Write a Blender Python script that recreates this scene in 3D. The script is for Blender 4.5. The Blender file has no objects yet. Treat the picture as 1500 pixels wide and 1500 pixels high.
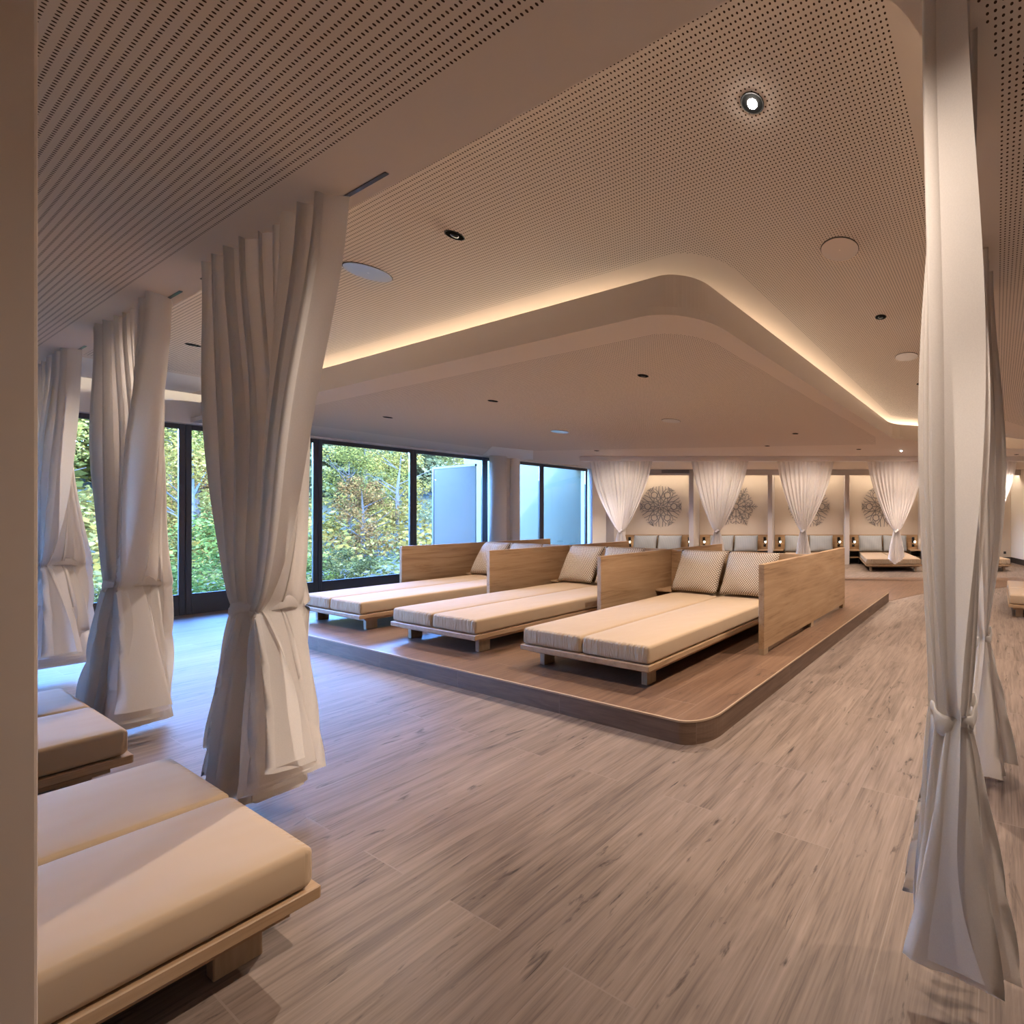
import bpy, bmesh, math, random
from mathutils import Vector, Matrix
SC = bpy.context.scene
COL = SC.collection
PI = math.pi
TH = math.atan(260.0 / 626.0)          # camera yaw against the room
CT, ST = math.cos(TH), math.sin(TH)
rnd = random.Random(7)

# ------------------------------------------------------------------ materials
def nmat(name):
    m = bpy.data.materials.new(name); m.use_nodes = True
    nt = m.node_tree; nt.nodes.clear()
    out = nt.nodes.new('ShaderNodeOutputMaterial')
    return m, nt, out
def nd(nt, typ, **kw):
    n = nt.nodes.new(typ)
    for k, v in kw.items():
        if k.startswith('i_'):
            key = k[2:]
            key = int(key) if key.isdigit() else key.replace('_', ' ')
            n.inputs[key].default_value = v
        else: setattr(n, k, v)
    return n
def lk(nt, a, b): nt.links.new(a, b)
def c4(c): return (c[0], c[1], c[2], 1)
def plain(name, col, rough=.5, metal=0, spec=.5, noise=0, nscale=20, bump=0):
    m, nt, out = nmat(name)
    p = nd(nt, 'ShaderNodeBsdfPrincipled'); lk(nt, p.outputs[0], out.inputs[0])
    p.inputs['Base Color'].default_value = c4(col); p.inputs['Roughness'].default_value = rough
    p.inputs['Metallic'].default_value = metal; p.inputs['Specular IOR Level'].default_value = spec
    tc = nd(nt, 'ShaderNodeTexCoord'); nz = nd(nt, 'ShaderNodeTexNoise')
    nz.inputs['Scale'].default_value = nscale; nz.inputs['Detail'].default_value = 4
    lk(nt, tc.outputs['Object'], nz.inputs['Vector'])
    mr = nd(nt, 'ShaderNodeMapRange'); mr.inputs[3].default_value = 1 - noise; mr.inputs[4].default_value = 1 + noise
    lk(nt, nz.outputs[0], mr.inputs[0])
    mx = nd(nt, 'ShaderNodeMix', data_type='RGBA', blend_type='MULTIPLY'); mx.inputs[0].default_value = 1
    mx.inputs[6].default_value = c4(col); lk(nt, mr.outputs[0], mx.inputs[7]); lk(nt, mx.outputs[2], p.inputs['Base Color'])
    if bump:
        b = nd(nt, 'ShaderNodeBump'); b.inputs['Strength'].default_value = bump; b.inputs['Distance'].default_value = .01
        lk(nt, nz.outputs[0], b.inputs['Height']); lk(nt, b.outputs[0], p.inputs['Normal'])
    return m
def emis(name, col, s):
    m, nt, out = nmat(name)
    e = nd(nt, 'ShaderNodeEmission'); e.inputs[0].default_value = c4(col); e.inputs[1].default_value = s
    lk(nt, e.outputs[0], out.inputs[0]); return m
def math_n(nt, op, a, b=None, clamp=False):
    n = nd(nt, 'ShaderNodeMath', operation=op, use_clamp=clamp)
    for i, v in enumerate((a, b)):
        if v is None: continue
        if isinstance(v, (int, float)): n.inputs[i].default_value = v
        else: lk(nt, v, n.inputs[i])
    return n.outputs[0]
def ramp(nt, fac, stops):
    r = nd(nt, 'ShaderNodeValToRGB'); e = r.color_ramp.elements
    while len(e) < len(stops): e.new(.5)
    for el, (pos, c) in zip(e, stops): el.position = pos; el.color = c4(c)
    lk(nt, fac, r.inputs[0]); return r.outputs[0]
def wood(name, dark, mid, light, axis=0, rough=.45):
    """oak board, grain running along the given object axis"""
    m, nt, out = nmat(name)
    p = nd(nt, 'ShaderNodeBsdfPrincipled'); lk(nt, p.outputs[0], out.inputs[0]); p.inputs['Roughness'].default_value = rough
    p.inputs['Specular IOR Level'].default_value = .35
    tc = nd(nt, 'ShaderNodeTexCoord'); oi = nd(nt, 'ShaderNodeObjectInfo')
    mp = nd(nt, 'ShaderNodeMapping'); s = [7., 7., 7.]; s[axis] = .9; mp.inputs['Scale'].default_value = s
    lk(nt, tc.outputs['Object'], mp.inputs['Vector'])
    n1 = nd(nt, 'ShaderNodeTexNoise', noise_dimensions='4D'); n1.inputs['Scale'].default_value = 1.6
    n1.inputs['Detail'].default_value = 8; n1.inputs['Roughness'].default_value = .62; n1.inputs['Distortion'].default_value = .9
    lk(nt, mp.outputs[0], n1.inputs['Vector']); lk(nt, math_n(nt, 'MULTIPLY', oi.outputs['Random'], 40), n1.inputs['W'])
    mp2 = nd(nt, 'ShaderNodeMapping'); s = [70., 70., 70.]; s[axis] = 1.6; mp2.inputs['Scale'].default_value = s
    lk(nt, tc.outputs['Object'], mp2.inputs['Vector'])
    n2 = nd(nt, 'ShaderNodeTexNoise'); n2.inputs['Detail'].default_value = 3; n2.inputs['Scale'].default_value = 1
    lk(nt, mp2.outputs[0], n2.inputs['Vector'])
    f = math_n(nt, 'ADD', math_n(nt, 'MULTIPLY', n1.outputs[0], .75), math_n(nt, 'MULTIPLY', n2.outputs[0], .25))
    c = ramp(nt, f, [(.3, dark), (.47, mid), (.66, light)])
    lk(nt, c, p.inputs['Base Color'])
    b = nd(nt, 'ShaderNodeBump'); b.inputs['Strength'].default_value = .12; b.inputs['Distance'].default_value = .004
    lk(nt, n2.outputs[0], b.inputs['Height']); lk(nt, b.outputs[0], p.inputs['Normal'])
    return m
def planks(name, dark, mid, light, mortar, rough=.38, tile=(1.285, .32), off=(0, 0), knots=True, spec=.5, riser=False):
    m, nt, out = nmat(name)
    p = nd(nt, 'ShaderNodeBsdfPrincipled'); lk(nt, p.outputs[0], out.inputs[0])
    p.inputs['Roughness'].default_value = rough; p.inputs['Specular IOR Level'].default_value = spec
    g = nd(nt, 'ShaderNodeTexCoord'); sp = nd(nt, 'ShaderNodeSeparateXYZ'); lk(nt, g.outputs['Object'], sp.inputs[0])
    cb = nd(nt, 'ShaderNodeCombineXYZ')
    if riser:
        lk(nt, math_n(nt, 'ADD', math_n(nt, 'ADD', sp.outputs[0], sp.outputs[1]), off[0]), cb.inputs[0])
        lk(nt, math_n(nt, 'ADD', sp.outputs[2], off[1]), cb.inputs[1])
    else:
        lk(nt, math_n(nt, 'ADD', sp.outputs[1], off[1]), cb.inputs[0]); lk(nt, math_n(nt, 'ADD', sp.outputs[0], off[0]), cb.inputs[1])
    br = nd(nt, 'ShaderNodeTexBrick', offset=.37, offset_frequency=2, squash=1, squash_frequency=2)
    br.inputs['Color1'].default_value = (0, 0, 0, 1); br.inputs['Color2'].default_value = (1, 1, 1, 1); br.inputs['Mortar'].default_value = (.5, .5, .5, 1)
    br.inputs['Scale'].default_value = 1; br.inputs['Mortar Size'].default_value = .0022; br.inputs['Mortar Smooth'].default_value = .1
    br.inputs['Brick Width'].default_value = tile[0]; br.inputs['Row Height'].default_value = tile[1]
    lk(nt, cb.outputs[0], br.inputs['Vector'])
    def nz(sx, sy, sc, det, dist, w):
        mp = nd(nt, 'ShaderNodeMapping'); mp.inputs['Scale'].default_value = (sx, sy, 1); lk(nt, cb.outputs[0], mp.inputs['Vector'])
        n = nd(nt, 'ShaderNodeTexNoise', noise_dimensions='4D'); n.inputs['Scale'].default_value = sc; n.inputs['Detail'].default_value = det
        n.inputs['Roughness'].default_value = .6; n.inputs['Distortion'].default_value = dist
        lk(nt, mp.outputs[0], n.inputs['Vector'])
        lk(nt, math_n(nt, 'ADD', math_n(nt, 'MULTIPLY', br.outputs['Color'], 31.0), w), n.inputs['W'])
        return n.outputs[0]
    a = nz(.8, 7, 1.9, 9, 1.6, 0); b = nz(3.0, 85, 1, 5, .4, 3); d = nz(1.2, 2.2, 1.0, 2, 0, 9)
    f = math_n(nt, 'ADD', math_n(nt, 'ADD', math_n(nt, 'MULTIPLY', a, .48), math_n(nt, 'MULTIPLY', b, .34)), math_n(nt, 'MULTIPLY', d, .18))
    f = math_n(nt, 'ADD', f, math_n(nt, 'MULTIPLY', math_n(nt, 'SUBTRACT', br.outputs['Color'], .5), .05))
    c = ramp(nt, f, [(.33, dark), (.49, mid), (.64, light)])
    if knots:
        k = nz(1.3, 4.2, 2.3, 5, 2.0, 17)
        kf = nd(nt, 'ShaderNodeMapRange'); kf.inputs[1].default_value = .605; kf.inputs[2].default_value = .70; lk(nt, k, kf.inputs[0])
        mk = nd(nt, 'ShaderNodeMix', data_type='RGBA'); lk(nt, math_n(nt, 'MULTIPLY', kf.outputs[0], .85), mk.inputs[0])
        lk(nt, c, mk.inputs[6]); mk.inputs[7].default_value = c4([x * .32 for x in dark]); c = mk.outputs[2]
    mx = nd(nt, 'ShaderNodeMix', data_type='RGBA'); lk(nt, br.outputs['Fac'], mx.inputs[0]); lk(nt, c, mx.inputs[6]); mx.inputs[7].default_value = c4(mortar)
    lk(nt, mx.outputs[2], p.inputs['Base Color'])
    bp = nd(nt, 'ShaderNodeBump'); bp.inputs['Strength'].default_value = .15; bp.inputs['Distance'].default_value = .004
    lk(nt, math_n(nt, 'SUBTRACT', b, br.outputs['Fac']), bp.inputs['Height']); lk(nt, bp.outputs[0], p.inputs['Normal'])
    return m
def perf(name, col, hole, pitch=.0207, r=.0043):
    """painted board drilled with a square grid of small round holes"""
    m, nt, out = nmat(name)
    p = nd(nt, 'ShaderNodeBsdfPrincipled'); lk(nt, p.outputs[0], out.inputs[0]); p.inputs['Roughness'].default_value = .85
    p.inputs['Specular IOR Level'].default_value = .2
    g = nd(nt, 'ShaderNodeTexCoord'); sp = nd(nt, 'ShaderNodeSeparateXYZ'); lk(nt, g.outputs['Object'], sp.inputs[0])
    q = []
    for i in (0, 1):
        fr = math_n(nt, 'FRACT', math_n(nt, 'MULTIPLY', math_n(nt, 'ADD', sp.outputs[i], 50.004), 1 / pitch))
        dd = math_n(nt, 'MULTIPLY', math_n(nt, 'SUBTRACT', fr, .5), pitch)
        q.append(math_n(nt, 'MULTIPLY', dd, dd))
    dist = math_n(nt, 'SQRT', math_n(nt, 'ADD', q[0], q[1]))
    f = math_n(nt, 'LESS_THAN', dist, r)
    mx = nd(nt, 'ShaderNodeMix', data_type='RGBA'); lk(nt, f, mx.inputs[0]); mx.inputs[6].default_value = c4(col); mx.inputs[7].default_value = c4(hole)
    lk(nt, mx.outputs[2], p.inputs['Base Color']); return m
def fabric(name, col, transl=.3, transp=.03):
    m, nt, out = nmat(name)
    tc = nd(nt, 'ShaderNodeTexCoord')
    w = nd(nt, 'ShaderNodeTexNoise'); w.inputs['Scale'].default_value = 260; w.inputs['Detail'].default_value = 2; lk(nt, tc.outputs['Object'], w.inputs['Vector'])
    mr = nd(nt, 'ShaderNodeMapRange'); mr.inputs[3].default_value = .93; mr.inputs[4].default_value = 1.05; lk(nt, w.outputs[0], mr.inputs[0])
    mx = nd(nt, 'ShaderNodeMix', data_type='RGBA', blend_type='MULTIPLY'); mx.inputs[0].default_value = 1; mx.inputs[6].default_value = c4(col); lk(nt, mr.outputs[0], mx.inputs[7])
    d = nd(nt, 'ShaderNodeBsdfDiffuse'); t = nd(nt, 'ShaderNodeBsdfTranslucent'); lk(nt, mx.outputs[2], d.inputs[0]); lk(nt, mx.outputs[2], t.inputs[0])
    a = nd(nt, 'ShaderNodeMixShader'); a.inputs[0].default_value = transl; lk(nt, d.outputs[0], a.inputs[1]); lk(nt, t.outputs[0], a.inputs[2])
    tr = nd(nt, 'ShaderNodeBsdfTransparent'); b = nd(nt, 'ShaderNodeMixShader'); b.inputs[0].default_value = transp
    lk(nt, a.outputs[0], b.inputs[1]); lk(nt, tr.outputs[0], b.inputs[2]); lk(nt, b.outputs[0], out.inputs[0]); return m
def glass(name, tint=(.93, .97, .96), refl=1.0):
    m, nt, out = nmat(name)
    tr = nd(nt, 'ShaderNodeBsdfTransparent'); tr.inputs[0].default_value = c4(tint)
    gl = nd(nt, 'ShaderNodeBsdfGlossy'); gl.inputs['Roughness'].default_value = .01; gl.inputs[0].default_value = (.9, .95, 1, 1)
    fr = nd(nt, 'ShaderNodeFresnel'); fr.inputs[0].default_value = 1.45
    mx = nd(nt, 'ShaderNodeMixShader'); lk(nt, math_n(nt, 'MULTIPLY', fr.outputs[0], refl), mx.inputs[0])
    lk(nt, tr.outputs[0], mx.inputs[1]); lk(nt, gl.outputs[0], mx.inputs[2]); lk(nt, mx.outputs[0], out.inputs[0]); return m
def mattress_mat(name, col):
    m, nt, out = nmat(name)
    p = nd(nt, 'ShaderNodeBsdfPrincipled'); lk(nt, p.outputs[0], out.inputs[0]); p.inputs['Base Color'].default_value = c4(col)
    p.inputs['Roughness'].default_value = .75; p.inputs['Specular IOR Level'].default_value = .25; p.inputs['Sheen Weight'].default_value = .15
    tc = nd(nt, 'ShaderNodeTexCoord'); sp = nd(nt, 'ShaderNodeSeparateXYZ'); lk(nt, tc.outputs['Object'], sp.inputs[0])
    # gathers in the cover on the foot face only
    mp = nd(nt, 'ShaderNodeMapping'); mp.inputs['Scale'].default_value = (34, 1, 5); mp.inputs['Rotation'].default_value = (0, .12, 0); lk(nt, tc.outputs['Object'], mp.inputs['Vector'])
    n = nd(nt, 'ShaderNodeTexNoise'); n.inputs['Scale'].default_value = 1.2; n.inputs['Detail'].default_value = 3; n.inputs['Distortion'].default_value = .6; lk(nt, mp.outputs[0], n.inputs['Vector'])
    mask = nd(nt, 'ShaderNodeMapRange'); mask.inputs[1].default_value = .034; mask.inputs[2].default_value = .014; lk(nt, sp.outputs[1], mask.inputs[0])
    h = math_n(nt, 'MULTIPLY', math_n(nt, 'SUBTRACT', n.outputs[0], .5), mask.outputs[0])
    n2 = nd(nt, 'ShaderNodeTexNoise'); n2.inputs['Scale'].default_value = 3; n2.inputs['Detail'].default_value = 2; lk(nt, tc.outputs['Object'], n2.inputs['Vector'])
    h = math_n(nt, 'ADD', h, math_n(nt, 'MULTIPLY', n2.outputs[0], .5))
    b = nd(nt, 'ShaderNodeBump'); b.inputs['Strength'].default_value = 1; b.inputs['Distance'].default_value = .03; lk(nt, h, b.inputs['Height']); lk(nt, b.outputs[0], p.inputs['Normal'])
    return m
def rhomb(name, ca, cbb, cell=.017):
    m, nt, out = nmat(name)
    p = nd(nt, 'ShaderNodeBsdfPrincipled'); lk(nt, p.outputs[0], out.inputs[0]); p.inputs['Roughness'].default_value = .8; p.inputs['Specular IOR Level'].default_value = .3
    g = nd(nt, 'ShaderNodeTexCoord'); sp = nd(nt, 'ShaderNodeSeparateXYZ'); lk(nt, g.outputs['Object'], sp.inputs[0])
    u = math_n(nt, 'MULTIPLY', math_n(nt, 'ADD', sp.outputs[0], sp.outputs[2]), .707 / cell)
    v = math_n(nt, 'MULTIPLY', math_n(nt, 'SUBTRACT', sp.outputs[0], sp.outputs[2]), .707 / cell)
    fu = math_n(nt, 'ABSOLUTE', math_n(nt, 'SUBTRACT', math_n(nt, 'FRACT', math_n(nt, 'ADD', u, 50.)), .5))
    fv = math_n(nt, 'ABSOLUTE', math_n(nt, 'SUBTRACT', math_n(nt, 'FRACT', math_n(nt, 'ADD', v, 50.)), .5))
    f = math_n(nt, 'GREATER_THAN', math_n(nt, 'MAXIMUM', fu, fv), .33)
    mx = nd(nt, 'ShaderNodeMix', data_type='RGBA'); lk(nt, f, mx.inputs[0]); mx.inputs[6].default_value = c4(ca); mx.inputs[7].default_value = c4(cbb)
    lk(nt, mx.outputs[2], p.inputs['Base Color']); return m
def stripes(name, ca, cbb, cell=.03):
    m, nt, out = nmat(name)
    p = nd(nt, 'ShaderNodeBsdfPrincipled'); lk(nt, p.outputs[0], out.inputs[0]); p.inputs['Roughness'].default_value = .85
    g = nd(nt, 'ShaderNodeTexCoord'); sp = nd(nt, 'ShaderNodeSeparateXYZ'); lk(nt, g.outputs['Object'], sp.inputs[0])
    f = math_n(nt, 'LESS_THAN', math_n(nt, 'FRACT', math_n(nt, 'MULTIPLY', math_n(nt, 'ADD', sp.outputs[0], 50), 1 / cell)), .35)
    mx = nd(nt, 'ShaderNodeMix', data_type='RGBA'); lk(nt, f, mx.inputs[0]); mx.inputs[6].default_value = c4(ca); mx.inputs[7].default_value = c4(cbb)
    lk(nt, mx.outputs[2], p.inputs['Base Color']); return m
def foliage(name, cols, transl=.25):
    m, nt, out = nmat(name)
    g = nd(nt, 'ShaderNodeNewGeometry'); oi = nd(nt, 'ShaderNodeObjectInfo'); tc = nd(nt, 'ShaderNodeTexCoord')
    n = nd(nt, 'ShaderNodeTexNoise'); n.inputs['Scale'].default_value = 1.1; n.inputs['Detail'].default_value = 3; lk(nt, tc.outputs['Object'], n.inputs['Vector'])
    f = math_n(nt, 'ADD', math_n(nt, 'MULTIPLY', n.outputs[0], .6), math_n(nt, 'MULTIPLY', g.outputs['Random Per Island'], .4))
    f = math_n(nt, 'ADD', f, math_n(nt, 'MULTIPLY', math_n(nt, 'SUBTRACT', oi.outputs['Random'], .5), .35))
    c = ramp(nt, f, [(.25 + .5 * i / (len(cols) - 1), x) for i, x in enumerate(cols)])
    d = nd(nt, 'ShaderNodeBsdfDiffuse'); t = nd(nt, 'ShaderNodeBsdfTranslucent'); lk(nt, c, d.inputs[0]); lk(nt, c, t.inputs[0])
    a = nd(nt, 'ShaderNodeMixShader'); a.inputs[0].default_value = transl; lk(nt, d.outputs[0], a.inputs[1]); lk(nt, t.outputs[0], a.inputs[2]); lk(nt, a.outputs[0], out.inputs[0])
    return m

WALL = (.76, .68, .615)
M = dict(
    paint=plain('soffit_paint', WALL, .85, spec=.2, noise=.015, nscale=2),
    white=plain('white_paint', (.86, .83, .80), .7, spec=.3, noise=.01),
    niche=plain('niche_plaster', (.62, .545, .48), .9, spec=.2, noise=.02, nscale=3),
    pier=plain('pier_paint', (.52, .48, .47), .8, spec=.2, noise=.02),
    perf=perf('perforated_board', WALL, (.055, .03, .018)),
    floor=planks('oak_tile_floor', (.064, .045, .037), (.185, .138, .113), (.262, .202, .168), (.22, .172, .145), rough=.5, spec=.28, off=(.372, .3)),
    brown=planks('brown_oak_tile', (.07, .036, .022), (.15, .085, .053), (.21, .128, .083), (.24, .16, .11), rough=.36, off=(.05, .1)),
    riser=planks('brown_oak_riser', (.08, .048, .032), (.145, .092, .065), (.20, .135, .10), (.22, .16, .13), rough=.45, tile=(1.285, .6), off=(.35, .1), knots=False, riser=True),
    trim=plain('edge_trim', (.42, .31, .22), .35, noise=.03),
    oakx=wood('oak_board_x', (.20, .115, .058), (.35, .222, .125), (.44, .30, .18), 0),
    oaky=wood('oak_board_y', (.20, .115, .058), (.35, .222, .125), (.44, .30, .18), 1),
    oaky2=wood('oak_frame', (.23, .14, .075), (.36, .235, .138), (.44, .305, .19), 1),
    leg=wood('oak_leg', (.25, .17, .10), (.36, .26, .17), (.44, .33, .23), 2),
    matt=mattress_mat('cream_cover', (.42, .308, .205)),
    drape=fabric('linen_drape', (.86, .825, .80), .45, .04),
    sheer=fabric('sheer_drape', (.90, .87, .87), .40, .10),
    rhomb=rhomb('rhomb_weave', (.60, .52, .44), (.16, .115, .085), .022),
    stripe=stripes('striped_weave', (.34, .36, .385), (.27, .29, .32)),
    frame=plain('anthracite_frame', (.066, .072, .092), .4, metal=0, spec=.6, noise=.05),
    glass=glass('window_glass'),
    screen=plain('frosted_screen', (.10, .080, .064), .6, spec=.15, noise=.03, nscale=1),
    render=plain('outside_render', (.14, .13, .085), .9, spec=.1, noise=.04, nscale=1),
    black=plain('black_metal', (.006, .006, .007), .3, metal=0, noise=.05),
    grey=plain('speaker_cover', (.62, .60, .60), .28, metal=.75, noise=.03, nscale=200),
    ring=plain('dark_ring', (.008, .007, .007), .6, noise=.02),
    art=plain('grey_metal_art', (.24, .225, .235), .5, noise=.08),
    matte=plain('matte_black', (.004, .004, .004), .8, spec=.05),
    lens=plain('dark_lens', (.008, .008, .010), .35, spec=.3),
    lit=emis('lit_lens', (1, .9, .78), 60),
    bulb=emis('bulb_glow', (1, .8, .55), 14),
    led=emis('led_strip', (1, .84, .62), 54.0),
    ledn=emis('niche_led', (1, .80, .56), 16),
    dark=plain('dark_base', (.05, .045, .05), .6, noise=.05),
    cubby=plain('dark_laminate', (.02, .017, .015), .6, noise=.05),
    soil=plain('meadow', (.035, .038, .015), .95, noise=.5, nscale=1.2, bump=.5),
    gravel=plain('gravel', (.05, .044, .034), .95, noise=.3, nscale=8, bump=.4),
    bark=plain('bark', (.04, .032, .026), .9, noise=.4, nscale=12),
    birch=plain('birch_bark', (.055, .046, .036), .8, noise=.3, nscale=6),
    stone=plain('stone', (.36, .35, .34), .9, noise=.3, nscale=4, bump=.4),
    water=plain('pond', (.03, .05, .06), .08, spec=.8),
)

# ------------------------------------------------------------------ builders
def mesh_obj(name, bm, mat, parent=None, smooth=False, loc=None, rotz=0):
    me = bpy.data.meshes.new(name)
    bmesh.ops.recalc_face_normals(bm, faces=bm.faces)
    bm.to_mesh(me); bm.free()
    mats = mat if isinstance(mat, (list, tuple)) else [mat]
    for q in mats: me.materials.append(q)
    if smooth:
        for p in me.polygons: p.use_smooth = True
    o = bpy.data.objects.new(name, me); COL.objects.link(o)
    if parent: o.parent = parent
    if loc is not None: o.location = loc
    if rotz: o.rotation_euler = (0, 0, rotz)
    return o
def NB(): return bmesh.new()
def box(bm, x0, x1, y0, y1, z0, z1, bev=0, seg=2, mi=0):
    r = bmesh.ops.create_cube(bm, size=1); vs = r['verts']
    for v in vs:
        v.co = Vector(((x0 + x1) / 2 + v.co.x * (x1 - x0), (y0 + y1) / 2 + v.co.y * (y1 - y0), (z0 + z1) / 2 + v.co.z * (z1 - z0)))
    fs = {f for v in vs for f in v.link_faces}
    for f in fs: f.material_index = mi
    if bev:
        es = list({e for v in vs for e in v.link_edges})
        bmesh.ops.bevel(bm, geom=es, offset=bev, segments=seg, affect='EDGES', profile=.5)
    return bm
def prism(bm, poly, z0, z1, mi=0):
    a = [bm.verts.new((x, y, z0)) for x, y in poly]; b = [bm.verts.new((x, y, z1)) for x, y in poly]
    n = len(poly); fs = [bm.faces.new(a[::-1]), bm.faces.new(b)]
    for i in range(n): fs.append(bm.faces.new((a[i], a[(i + 1) % n], b[(i + 1) % n], b[i])))
    for f in fs: f.material_index = mi
    return fs
def flat(bm, poly, z, mi=0, flip=False):
    vs = [bm.verts.new((x, y, z)) for x, y in poly]
    f = bm.faces.new(vs[::-1] if flip else vs); f.material_index = mi
def cyl(bm, x, y, z0, z1, r0, r1=None, n=24, cap=True):
    r1 = r0 if r1 is None else r1
    a = [bm.verts.new((x + r0 * math.cos(2 * PI * i / n), y + r0 * math.sin(2 * PI * i / n), z0)) for i in range(n)]
    b = [bm.verts.new((x + r1 * math.cos(2 * PI * i / n), y + r1 * math.sin(2 * PI * i / n), z1)) for i in range(n)]
    for i in range(n): bm.faces.new((a[i], a[(i + 1) % n], b[(i + 1) % n], b[i]))
    if cap: bm.faces.new(a[::-1]); bm.faces.new(b)
def tube(bm, p, q, r0, r1, n=7):
    p, q = Vector(p), Vector(q); d = (q - p).normalized()
    u = d.cross(Vector((.13, .31, .94))).normalized(); w = d.cross(u)
    A = [bm.verts.new(p + (u * math.cos(2 * PI * i / n) + w * math.sin(2 * PI * i / n)) * r0) for i in range(n)]
    B = [bm.verts.new(q + (u * math.cos(2 * PI * i / n) + w * math.sin(2 * PI * i / n)) * r1) for i in range(n)]
    for i in range(n): bm.faces.new((A[i], A[(i + 1) % n], B[(i + 1) % n], B[i]))
    bm.faces.new(A[::-1]); bm.faces.new(B)
def arc(cx, cy, r, a0, a1, n=12):
    return [(cx + r * math.cos(math.radians(a0 + (a1 - a0) * i / n)), cy + r * math.sin(math.radians(a0 + (a1 - a0) * i / n))) for i in range(n + 1)]
def tag(o, label, cat, group=None, kind=None):
    if label: o['label'] = label
    if cat: o['category'] = cat
    if group: o['group'] = group
    if kind: o['kind'] = kind
    return o
def thing(name, label, cat, loc=(0, 0, 0), rotz=0, group=None):
    o = bpy.data.objects.new(name, None); COL.objects.link(o); o.empty_display_size = .1
    o.location = loc; o.rotation_euler = (0, 0, rotz)
    return tag(o, label, cat, group)
def structure(o): o['kind'] = 'structure'; return o
def dup(root, loc, rotz, label=None, group=None, scale=None):
    r = root.copy(); COL.objects.link(r); r.location = loc; r.rotation_euler = (root.rotation_euler[0], root.rotation_euler[1], rotz)
    if scale: r.scale = scale
    if label: r['label'] = label
    if group: r['group'] = group
    for ch in list(root.children):
        c = ch.copy(); COL.objects.link(c); c.parent = r
        for gch in list(ch.children):
            d = gch.copy(); COL.objects.link(d); d.parent = c
    return r
def W(xc, d):            # niche frame (across, depth) -> room
    return (CT * xc - ST * d, ST * xc + CT * d)

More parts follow.
